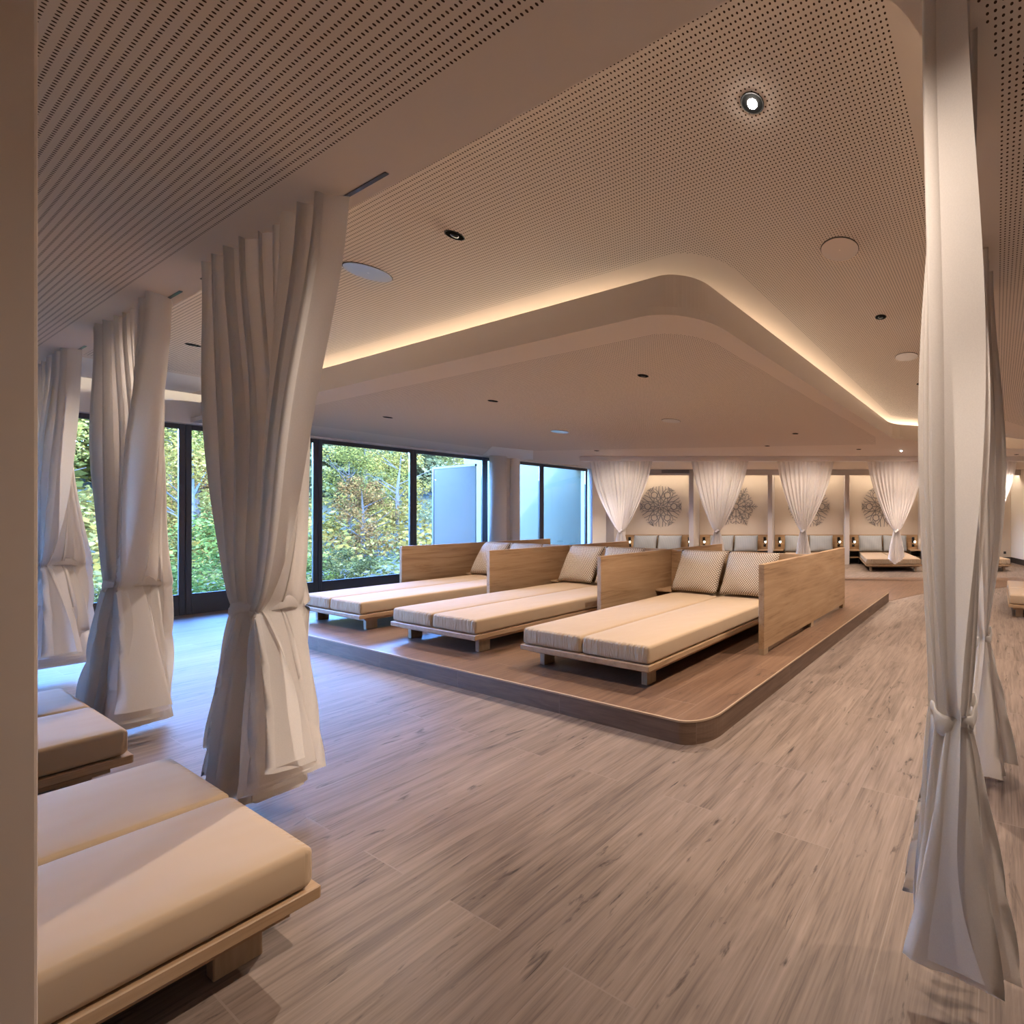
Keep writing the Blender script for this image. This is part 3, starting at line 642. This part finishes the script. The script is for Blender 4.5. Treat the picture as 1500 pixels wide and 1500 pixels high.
def snowflake_bm(kind, R):
    bm = NB()
    def rot(p, a): return (p[0] * math.cos(a) - p[1] * math.sin(a), p[0] * math.sin(a) + p[1] * math.cos(a))
    for k in range(6):
        a = k * PI / 3 + (PI / 6 if kind != 1 else 0)
        def S(p, q, w): seg2(bm, rot((p[0] * R, p[1] * R), a), rot((q[0] * R, q[1] * R), a), w * R)
        def C(c, r, w, a0=0, a1=360, n=14):
            cc = rot((c[0] * R, c[1] * R), a); ring2(bm, cc, r * R, w * R, n, a0 + math.degrees(a), a1 + math.degrees(a))
        if kind in (0, 2, 3):
            S((.04, 0), (.40, 0), .035)
            for s in (-1, 1):
                S((.10, 0), (.24, s * .13), .03); S((.24, s * .13), (.40, 0), .03)            # petals
                S((.38, 0), (.64, s * .10), .045); S((.64, s * .10), (.94, s * .075), .035)   # paired tines
                S((.60, s * .09), (.78, s * .22), .03); S((.78, s * .22), (.92, s * .21), .022); S((.78, s * .22), (.82, s * .33), .022)
                S((.38, 0), (.46, s * .2), .03); S((.46, s * .2), (.64, s * .10), .03)
                S((.66, s * .30), (.86, s * .40), .03); S((.80, s * .37), (.92, s * .33), .02); S((.80, s * .37), (.84, s * .47), .02)
            S((.66, 0), (1.0, 0), .0001)
            b = PI / 6
            C((.60 * math.cos(b), .60 * math.sin(b)), .145, .04)
            S((.30 * math.cos(b), .30 * math.sin(b)), (.46 * math.cos(b), .46 * math.sin(b)), .035)
            S((.745 * math.cos(b), .745 * math.sin(b)), (.93 * math.cos(b), .93 * math.sin(b)), .03)
            for s in (-1, 1): S((.82 * math.cos(b), .82 * math.sin(b)), (.96 * math.cos(b + s * .13), .96 * math.sin(b + s * .13)), .022)
        else:
            S((.12, 0), (1.0, 0), .04)
            for s in (-1, 1):
                C((.36, s * .115), .085, .028, -150 * s, 120 * s); C((.58, s * .10), .07, .026, -150 * s, 120 * s)
                S((.42, 0), (.56, s * .19), .03); S((.74, 0), (.88, s * .12), .028); S((.62, 0), (.78, s * .17), .028); S((.85, 0), (.95, s * .07), .02)
                C((.70, s * .22), .06, .024, -120 * s, 140 * s)
            b = PI / 6
            S((.16 * math.cos(b), .16 * math.sin(b)), (.82 * math.cos(b), .82 * math.sin(b)), .032)
            for s in (-1, 1):
                S((.66 * math.cos(b), .66 * math.sin(b)), (.78 * math.cos(b + s * .16), .78 * math.sin(b + s * .16)), .024)
                S((.44 * math.cos(b), .44 * math.sin(b)), (.58 * math.cos(b + s * .2), .58 * math.sin(b + s * .2)), .024)
            C((0, 0), .13, .05, -30, 30, 5)
    return bm
SL = ['grey snowflake wall ornament seen whole in the leftmost niche', 'curly grey snowflake ornament half behind the second white curtain', 'grey snowflake ornament almost hidden behind the third white curtain', 'branching grey snowflake ornament left of the curtain over the fully seen daybed']
for i, (px, kind) in enumerate(((-5.06, 0), (-2.66, 1), (-.33, 2), (2.02, 3))):
    o = mesh_obj('snowflake_ornament', snowflake_bm(kind, .69), M['art'], rotz=TH); o.location = (*W(px, 13.655), 1.785); tag(o, SL[i], 'wall ornament', 'snowflake ornaments')
NC = [-5.075, -2.695, -.322, 2.035, 4.44]; NW = [2.20, 2.24, 2.19, 2.21, 2.28]
NN = ['leftmost niche', 'second niche from the left', 'third niche from the left', 'niche with the fully seen daybed', 'rightmost niche']
def reading_lamp(x, label, first=[]):
    loc = (*W(x, 13.590), .72)
    if first: return dup(first[0], loc, TH, label)
    t = thing('reading_lamp', label, 'lamp', loc, TH, 'bedside reading lamps'); first.append(t)
    bm = NB(); box(bm, -.04, .04, -.03, 0, -.09, .09, .006, 2); mesh_obj('wall_plate', bm, M['black'], t)
    bm = NB(); tube(bm, (.0, -.03, -.03), (.03, -.09, -.05), .02, .028, 12); lh = mesh_obj('lamp_head', bm, M['black'], t, smooth=True)
    bm = NB(); bmesh.ops.create_uvsphere(bm, u_segments=12, v_segments=8, radius=.030); bmesh.ops.translate(bm, verts=bm.verts, vec=(.035, -.10, -.055)); mesh_obj('bulb', bm, M['bulb'], lh, smooth=True)
    return t
def outlet(x, z, d, label, first=[]):
    loc = (*W(x, d), z)
    if first: return dup(first[0], loc, TH, label)
    bm = NB(); box(bm, -.04, .04, -.012, 0, -.04, .04, .004, 1); o = mesh_obj('power_socket', bm, M['black'], rotz=TH); o.location = loc
    tag(o, label, 'socket', 'black sockets'); first.append(o); return o
for i, x in enumerate(NC):
    w = NW[i]; t = thing('headboard', 'oak headboard panel across the %s' % NN[i], 'headboard', (*W(x, 13.655), 0), TH, 'oak headboards in the niches')
    bm = NB(); box(bm, -w / 2 + .01, w / 2 - .01, -.06, -.001, .0, .885, .003, 1); mesh_obj('board', bm, M['oakx'], t)
    for s, side in ((-1, 'left'), (1, 'right')):
        if i == 4 and s == 1: continue
        a, b = sorted((s * (w / 2 - .012), s * .79)); xm = (a + b) / 2
        n = thing('nightstand', 'oak nightstand on the %s in the %s' % (side, NN[i]), 'nightstand', (*W(x + xm, 13.59), 0), TH, 'nightstands in the niches')
        hw = (b - a) / 2
        bm = NB(); box(bm, -hw, hw, -.42, -.002, .40, .43, .002, 1); mesh_obj('top', bm, M['oakx'], n)
        bm = NB(); box(bm, -hw, hw, -.40, -.002, .19, .21); mesh_obj('shelf', bm, M['oakx'], n)
        bm = NB(); box(bm, -hw, hw, -.03, -.003, 0, .40); box(bm, -hw, -hw + .015, -.40, -.03, 0, .40); box(bm, hw - .015, hw, -.40, -.03, 0, .40); mesh_obj('carcass', bm, M['cubby'], n)
        rl = reading_lamp(x + s * (w / 2 - .155), 'black reading lamp with bulb on the %s of the %s' % (side, NN[i]))
        outlet(x + s * (w / 2 - .155), .545, 13.590, 'black square socket below the %s reading lamp of the %s' % (side, NN[i]))
outlet(5.93, .31, 13.658, 'black socket low on the bare wall beside the rightmost niche daybed')
g = thing('air_grille', 'dark rectangular air grille above the leftmost snowflake', 'air grille', (*W(-4.37, 13.0), 2.835), TH)
bm = NB(); box(bm, -.44, .44, -.012, -.001, -.055, .055); mesh_obj('frame', bm, M['pier'], g)
bm = NB()
for k in range(5): box(bm, -.42, .42, -.016, -.0115, -.045 + k * .02, -.035 + k * .02)
mesh_obj('slats', bm, M['dark'], g)

# ------------------------------------------------------------------ outside
def terrain(X, Y):
    D = max(0, -11.6 - X); z = -.75
    if D > 7: z += (D - 7) * .09
    if D > 16: z += (D - 16) * .05
    return z + .12 * math.sin(X * .7 + Y * .4) + .15 * math.sin(Y * .31 + 1) * min(1, D / 8)
bm = NB(); nx, ny = 46, 60; gr = [[bm.verts.new((-11.75 - i * 1.7, -55 + j * 2.4, terrain(-11.75 - i * 1.7, -55 + j * 2.4))) for j in range(ny)] for i in range(nx)]
for i in range(nx - 1):
    for j in range(ny - 1): bm.faces.new((gr[i][j], gr[i + 1][j], gr[i + 1][j + 1], gr[i][j + 1]))
structure(mesh_obj('hillside', bm, M['soil'], smooth=True))
bm = NB(); L, R_ = [], []
for j in range(40):
    y = -45 + j * 2.2; x = -19.5 - .03 * y + .6 * math.sin(y * .2); L.append(bm.verts.new((x, y, terrain(x, y) + .04))); R_.append(bm.verts.new((x - 2.3, y, terrain(x - 2.3, y) + .05)))
for j in range(39): bm.faces.new((L[j], L[j + 1], R_[j + 1], R_[j]))
structure(mesh_obj('gravel_track', bm, M['gravel']))
FOL = dict(
    gold=foliage('gold_leaves', [(0.068, 0.042, 0.011), (0.128, 0.083, 0.017), (0.188, 0.130, 0.027), (0.225, 0.166, 0.048)]),
    lime=foliage('lime_leaves', [(0.048, 0.044, 0.011), (0.102, 0.086, 0.017), (0.158, 0.127, 0.027), (0.203, 0.156, 0.043)]),
    green=foliage('green_leaves', [(0.027, 0.031, 0.011), (0.057, 0.060, 0.017), (0.099, 0.094, 0.027), (0.150, 0.130, 0.043)]),
    teal=foliage('dusky_leaves', [(0.033, 0.039, 0.021), (0.063, 0.070, 0.032), (0.102, 0.101, 0.046), (0.150, 0.133, 0.057)]),
    rust=foliage('rust_leaves', [(0.060, 0.029, 0.011), (0.120, 0.057, 0.017), (0.173, 0.091, 0.027), (0.195, 0.130, 0.043)]),
    bright=foliage('bright_leaves', [(0.042, 0.057, 0.011), (0.078, 0.104, 0.021), (0.120, 0.150, 0.036), (0.173, 0.182, 0.057)]))
def crown_bm(seed, h, rad, nblob, nleaf, leaf, low=.07):
    r = random.Random(seed); bm = NB()
    blobs = []
    for _ in range(nblob):
        t = r.uniform(low, 1); rr = rad * (1.15 - abs(t - .5) * 1.3) * r.uniform(.3, .9); a = r.uniform(0, 2 * PI)
        blobs.append((Vector((rr * math.cos(a), rr * math.sin(a), h * t)), rad * r.uniform(.22, .42)))
    for _ in range(nleaf):
        c, br = r.choice(blobs); d = Vector((r.gauss(0, 1), r.gauss(0, 1), r.gauss(0, 1))).normalized()
        p = c + d * br * r.uniform(.55, 1.05); s = leaf * r.uniform(.6, 1.3)
        nrm = (d + Vector((r.uniform(-.7, .7), r.uniform(-.7, .7), r.uniform(-.4, .9)))).normalized()
        u = nrm.cross(Vector((r.uniform(-1, 1), r.uniform(-1, 1), r.uniform(-1, 1)))).normalized(); v = nrm.cross(u)
        vs = [bm.verts.new(p + u * s * a + v * s * b) for a, b in ((-.5, 0), (0, -.32), (.5, 0), (0, .32))]
        bm.faces.new(vs)
    return bm
def crown_mesh(name, *a):
    bm = crown_bm(*a); me = bpy.data.meshes.new(name); bm.to_mesh(me); bm.free(); return me
def trunk_bm(seed, h, r0, rad):
    r = random.Random(seed); bm = NB(); p = Vector((0, 0, -.3)); tube(bm, p, (r.uniform(-.1, .1), r.uniform(-.1, .1), h * .45), r0, r0 * .7)
    top = Vector((0, 0, h * .44)); tube(bm, top, (r.uniform(-.3, .3), r.uniform(-.3, .3), h * .9), r0 * .7, r0 * .15)
    for _ in range(7):
        t = r.uniform(.25, .75); a = r.uniform(0, 2 * PI); L = rad * r.uniform(.5, .95)
        tube(bm, (0, 0, h * t), (L * math.cos(a), L * math.sin(a), h * t + L * r.uniform(.4, 1)), r0 * .35, r0 * .08, 5)
    return bm
TPL = {}
for nm, seed, h, rad, nb, nl, lf in (('gold', 1, 7.5, 2.6, 34, 6500, .17), ('lime', 2, 8.5, 2.9, 36, 7000, .17), ('green', 3, 9.5, 2.8, 38, 7000, .18), ('teal', 4, 8.0, 3.0, 36, 7000, .17), ('rust', 5, 6.0, 2.3, 30, 6000, .16)):
    me = crown_mesh(nm + '_crown', seed, h, rad, nb, nl, lf); me.materials.append(FOL[nm])
    tb = trunk_bm(seed + 50, h, .17, rad); tm = bpy.data.meshes.new(nm + '_trunk'); tb.to_mesh(tm); tb.free(); tm.materials.append(M['birch' if nm == 'gold' else 'bark'])
    TPL[nm] = (me, tm)
KL = dict(gold='golden autumn tree', lime='yellow-green autumn tree', green='dark green tree', teal='dusky blue-green tree', rust='rust-coloured small tree')
WHERE = 'on the wooded slope outside the windows'
def tree(kind, x, y, s):
    t = thing('tree', '%s among others of its kind %s' % (KL[kind], WHERE), 'tree', (x, y, terrain(x, y)), rnd.uniform(0, 6.28), '%ss on the slope' % KL[kind])
    t.scale = (s * rnd.uniform(.85, 1.15), s * rnd.uniform(.85, 1.15), s)
    for nm, me in (('foliage', TPL[kind][0]), ('trunk', TPL[kind][1])):
        o = bpy.data.objects.new(nm, me); COL.objects.link(o); o.parent = t
rt = random.Random(5)
PLACED = []
# rows of trees up the slope, each row farther from the glass
for row, (d0, d1, n) in enumerate(((13, 15.5, 13), (16.5, 20, 16), (22, 26, 18), (29, 34, 20), (38, 46, 22))):
    for k in range(n):
        px = -40 + (740 + 40) * (k + rt.uniform(.2, .8)) / n
        kk = (px - 1200) / 626; dx, dy = CT * kk - ST, ST * kk + CT
        X = -11.6 - rt.uniform(d0, d1); Y = dy * X / dx
        if row == 0: kind = rt.choice(['gold', 'lime', 'rust', 'lime', 'gold']) if px < 480 else rt.choice(['teal', 'gold', 'rust', 'green'])
        elif px < 420: kind = rt.choice(['lime', 'gold', 'lime', 'green'])
        else: kind = rt.choice(['green', 'teal', 'lime', 'green', 'gold'])
        sc = rt.uniform(.75, 1.1) * (.6 if row == 0 else .85)
        ra = {'gold': 2.6, 'lime': 2.9, 'green': 2.8, 'teal': 3.0, 'rust': 2.3}[kind] * sc * 1.25
        for _ in range(12):
            if all((X - q[0]) ** 2 + (Y - q[1]) ** 2 > (ra + q[2]) ** 2 for q in PLACED): break
            px = -40 + 780 * (k + rt.uniform(-.5, 1.5)) / n; kk = (px - 1200) / 626; dx, dy = CT * kk - ST, ST * kk + CT
            X = -11.6 - rt.uniform(d0 - 1, d1 + 2); Y = dy * X / dx
        else: continue
        PLACED.append((X, Y, ra)); tree(kind, X, Y, sc)
# shrubs close to the glass
sh = []
for nm, seed, mat in (('bright', 31, 'bright'), ('gold', 32, 'gold'), ('green', 33, 'green')):
    me = crown_mesh(nm + '_shrub', seed, 1.7, 1.0, 26, 4500, .065, .05); me.materials.append(FOL[mat]); sh.append(me)
SP = [(-16.2, 3.9, 0, 1.35, 'large bright green shrub close outside the window beside the large curtain'), (-17.6, 5.3, 0, .7, 'small bright green shrub right of the large one outside'),
      (-15.6, 1.0, 2, .5, 'low dark green shrub outside between the left curtains'), (-16.3, 2.4, 2, .45, 'low green shrub outside beside the window mullion'), (-15.4, -.3, 0, .75, 'bright green shrub outside beside the leftmost curtain knot'),
      (-16.6, 4.9, 1, .4, 'golden shrub outside under the window next to the platform'), (-18.2, 6.4, 2, .8, 'green shrub outside near the divider of the platform'),
      (-22.8, 1.2, 1, .8, 'golden shrub beyond the gravel track'), (-23.2, 4.2, 2, .8, 'green shrub beyond the gravel track'), (-22.9, -1.2, 1, .8, 'rounded golden shrub at the left beyond the gravel track')]
for x, y, k, s, lab in SP:
    o = bpy.data.objects.new('shrub', sh[k]); COL.objects.link(o); o.location = (x, y, terrain(x, y) - .05); o.scale = (s, s, s * .85); o.rotation_euler = (0, 0, x * 3); tag(o, lab, 'shrub')
# grass tufts: uncountable
bm = NB(); r = random.Random(9)
for _ in range(9000):
    x = -12.2 - 12 * r.random() ** 1.0; y = r.uniform(-4, 9)
    if -22.2 < x < -19.4: continue
    z = terrain(x, y); a = r.uniform(0, PI); h = r.uniform(.08, .26); w = .035
    dx, dy = math.cos(a) * w, math.sin(a) * w; lx, ly = r.uniform(-.08, .08), r.uniform(-.08, .08)
    vs = [bm.verts.new((x - dx, y - dy, z - .02)), bm.verts.new((x + dx, y + dy, z - .02)), bm.verts.new((x + lx, y + ly, z + h))]
    bm.faces.new(vs)
o = mesh_obj('grass', bm, FOL['lime']); tag(o, 'rough yellow-green grass outside below the windows', 'grass', None, 'stuff')
def leaf_mass(name, label, mat, pts, seed, per, leaf, rad):
    r = random.Random(seed); vs, fs = [], []
    for (x, y, z) in pts:
        R = rad * r.uniform(.6, 1.3)
        for _ in range(per):
            d = Vector((r.gauss(0, 1), r.gauss(0, 1), r.gauss(0, .8))).normalized(); p = Vector((x, y, z)) + d * R * r.uniform(.5, 1.05); sz = leaf * r.uniform(.6, 1.4)
            nn = (d + Vector((r.uniform(-.7, .7), r.uniform(-.7, .7), r.uniform(-.3, .9)))).normalized(); u = nn.cross(Vector((r.uniform(-1, 1), r.uniform(-1, 1), 1))).normalized(); v = nn.cross(u)
            n0 = len(vs)
            for a, b in ((-.5, 0), (0, -.34), (.5, 0), (0, .34)): vs.append(p + u * sz * a + v * sz * b)
            fs.append((n0, n0 + 1, n0 + 2, n0 + 3))
    me = bpy.data.meshes.new(name); me.from_pydata(vs, [], fs); me.materials.append(mat)
    o = bpy.data.objects.new(name, me); COL.objects.link(o); tag(o, label, 'foliage', None, 'stuff')
def slope_pts(n, px0, px1, D0, D1, h0, h1, seed):
    r = random.Random(seed); P = []
    for _ in range(n):
        kk = (r.uniform(px0, px1) - 1200) / 626; dx, dy = CT * kk - ST, ST * kk + CT; X = -11.6 - r.uniform(D0, D1); Y = dy * X / dx
        P.append((X, Y, terrain(X, Y) + r.uniform(h0, h1)))
    return P
leaf_mass('distant_woods', 'yellow-green autumn woods far behind the left windows', FOL['lime'], slope_pts(190, -80, 480, 36, 50, .5, 9.5, 71), 1, 110, .42, 2.0)
leaf_mass('distant_woods', 'dark green woods far behind the windows next to the platform', FOL['teal'], slope_pts(210, 440, 800, 30, 46, .5, 10, 72), 2, 110, .42, 2.0)
leaf_mass('undergrowth', 'mixed golden undergrowth between the trees outside', FOL['gold'], slope_pts(260, -80, 720, 11.5, 30, .1, .9, 73), 3, 60, .20, .95)
leaf_mass('undergrowth', 'low green undergrowth on the bank outside', FOL['green'], slope_pts(200, -80, 640, 3.5, 13, -.1, .25, 74), 4, 50, .13, .55)
# frosted screen and pale wall outside
e = thing('frosted_screen', 'frosted glass screen standing outside, square to the windows', 'screen', (-11.32, 6.22, -.8), -.028)
bm = NB(); box(bm, -1.86, -.06, -.008, .008, .1, 3.47); mesh_obj('glass_panel', bm, M['screen'], e)
bm = NB(); box(bm, -1.93, -1.86, -.02, .02, 0, 3.52); box(bm, -1.86, -.06, -.02, .02, 3.47, 3.52); mesh_obj('screen_frame', bm, M['frame'], e)
bm = NB(); box(bm, -17.5, -11.45, 9.2, 9.5, -1, 3.6); structure(mesh_obj('wall_outside', bm, M['render']))

# ------------------------------------------------------------------ light
w = bpy.data.worlds.new('World'); SC.world = w; w.use_nodes = True; nt = w.node_tree; nt.nodes.clear()
out = nt.nodes.new('ShaderNodeOutputWorld'); bg = nt.nodes.new('ShaderNodeBackground'); sky = nt.nodes.new('ShaderNodeTexSky')
sky.sky_type = 'NISHITA'; sky.sun_disc = False; sky.sun_elevation = math.radians(38); sky.sun_rotation = math.radians(110); sky.air_density = 1.3; sky.dust_density = .3; sky.ozone_density = 3.0
SKY = 5.6
bg.inputs[1].default_value = SKY; tn = nt.nodes.new('ShaderNodeMix'); tn.data_type = 'RGBA'; tn.blend_type = 'MULTIPLY'; tn.inputs[0].default_value = 1; tn.inputs[7].default_value = (.47, .71, 1.24, 1)
nt.links.new(sky.outputs[0], tn.inputs[6]); nt.links.new(tn.outputs[2], bg.inputs[0]); nt.links.new(bg.outputs[0], out.inputs[0])
def light(name, typ, loc, energy, col, **kw):
    l = bpy.data.lights.new(name, typ); l.energy = energy; l.color = col
    for k, v in kw.items(): setattr(l, k, v)
    o = bpy.data.objects.new(name, l); COL.objects.link(o); o.location = loc; return o
s = light('sun', 'SUN', (0, 0, 20), 8.5, (1, .93, .80), angle=.01)
s.rotation_euler = Vector((-.72, .30, -.62)).to_track_quat('-Z', 'Y').to_euler()
WARM = (1, .825, .675)
SPW = 170
def spot(x, y, z, p, ang=105, blend=.8, aim=None, r=.02):
    o = light('spot', 'SPOT', (x, y, z - .03), p, WARM, spot_size=math.radians(ang), spot_blend=blend, shadow_soft_size=r)
    if aim: o.rotation_euler = (Vector(aim) - o.location).to_track_quat('-Z', 'Y').to_euler()
    return o
for x, y, z, f in [(-7.957, 1.657, Z1, .8), (-.987, 3.853, Z1, 1.4), (-.981, 6.02, Z1, 1.4), (-1.0, 1.635, Z1, .35), (-5.6, 1.66, Z1, .7)]: spot(x, y, z, SPW * f, 118)
spot(-1.0, 1.635, Z1, SPW * 1.1, 60, 1.0, (-3.6, .70, .3))
spot(-4.868 * 1.167, 2.82 * 1.167, Z2, SPW * 2.5, 21, 1.0, (-2.35, .36, .34))
spot(-6.865 * 1.167, 2.798 * 1.167, Z2, SPW * 1.9, 20, 1.0, (-4.60, .42, .34))
spot(-1.0, 1.635, Z1, SPW * .7, 80, .9, (-1.6, 2.3, 0))
spot(-.62, .52, Z2, SPW * .36, 85, 1.0, (-.12, 1.45, 1.5))  # added lamp without a fixture, aimed to brighten the tall right curtain
for x, y, z, _ in DL[3:]: spot(x, y, z, SPW)
spot(-1.633 * 1.167, 7.884 * 1.167, Z2, SPW)
for x, y in ((-5.8, 6.65),): spot(x, y, Z2, SPW)
for x in NC: 
    q = W(x, 12.2); spot(q[0], q[1], 2.9, SPW * 1.0)
for x, _ in CX:
    q = W(x + .25, 8.6); spot(q[0], q[1], 2.9, SPW * .62, 80, .9, (*W(x, 10.24), 1.5))
# unseen spots added over the right side to light the curtains
for x, y in ((1.2, 3.0), (1.2, 5.2), (1.2, 7.6)): spot(x, y, Z2, SPW * .55, 110)

spot(1.05, 1.75, Z2, SPW * .55, 50, .6, (-.1, 1.55, 1.1))  # extra unseen spot, put in to lift the right foreground curtain

# ------------------------------------------------------------------ camera
cam = bpy.data.cameras.new('camera'); co = bpy.data.objects.new('camera', cam); COL.objects.link(co)
co.location = (0, 0, 1.5); co.rotation_euler = (PI / 2, 0, TH)
cam.sensor_fit = 'HORIZONTAL'; cam.sensor_width = 36; cam.lens = 36 * 626 / 1500
cam.shift_x = (750 - 1200) / 1500; cam.shift_y = 5 / 1500
cam.clip_start = .02; cam.clip_end = 300
SC.camera = co
cy = SC.cycles
cy.max_bounces = 8; cy.diffuse_bounces = 5; cy.glossy_bounces = 3; cy.transmission_bounces = 4; cy.transparent_max_bounces = 8
cy.caustics_reflective = False; cy.caustics_refractive = False; cy.sample_clamp_indirect = 5; cy.use_adaptive_sampling = True; cy.adaptive_threshold = .02
vs = SC.view_settings; SC.display_settings.display_device = 'sRGB'
vs.view_transform = 'Standard'; vs.look = 'None'; vs.gamma = 1; vs.exposure = 0.60
vs.use_curve_mapping = False
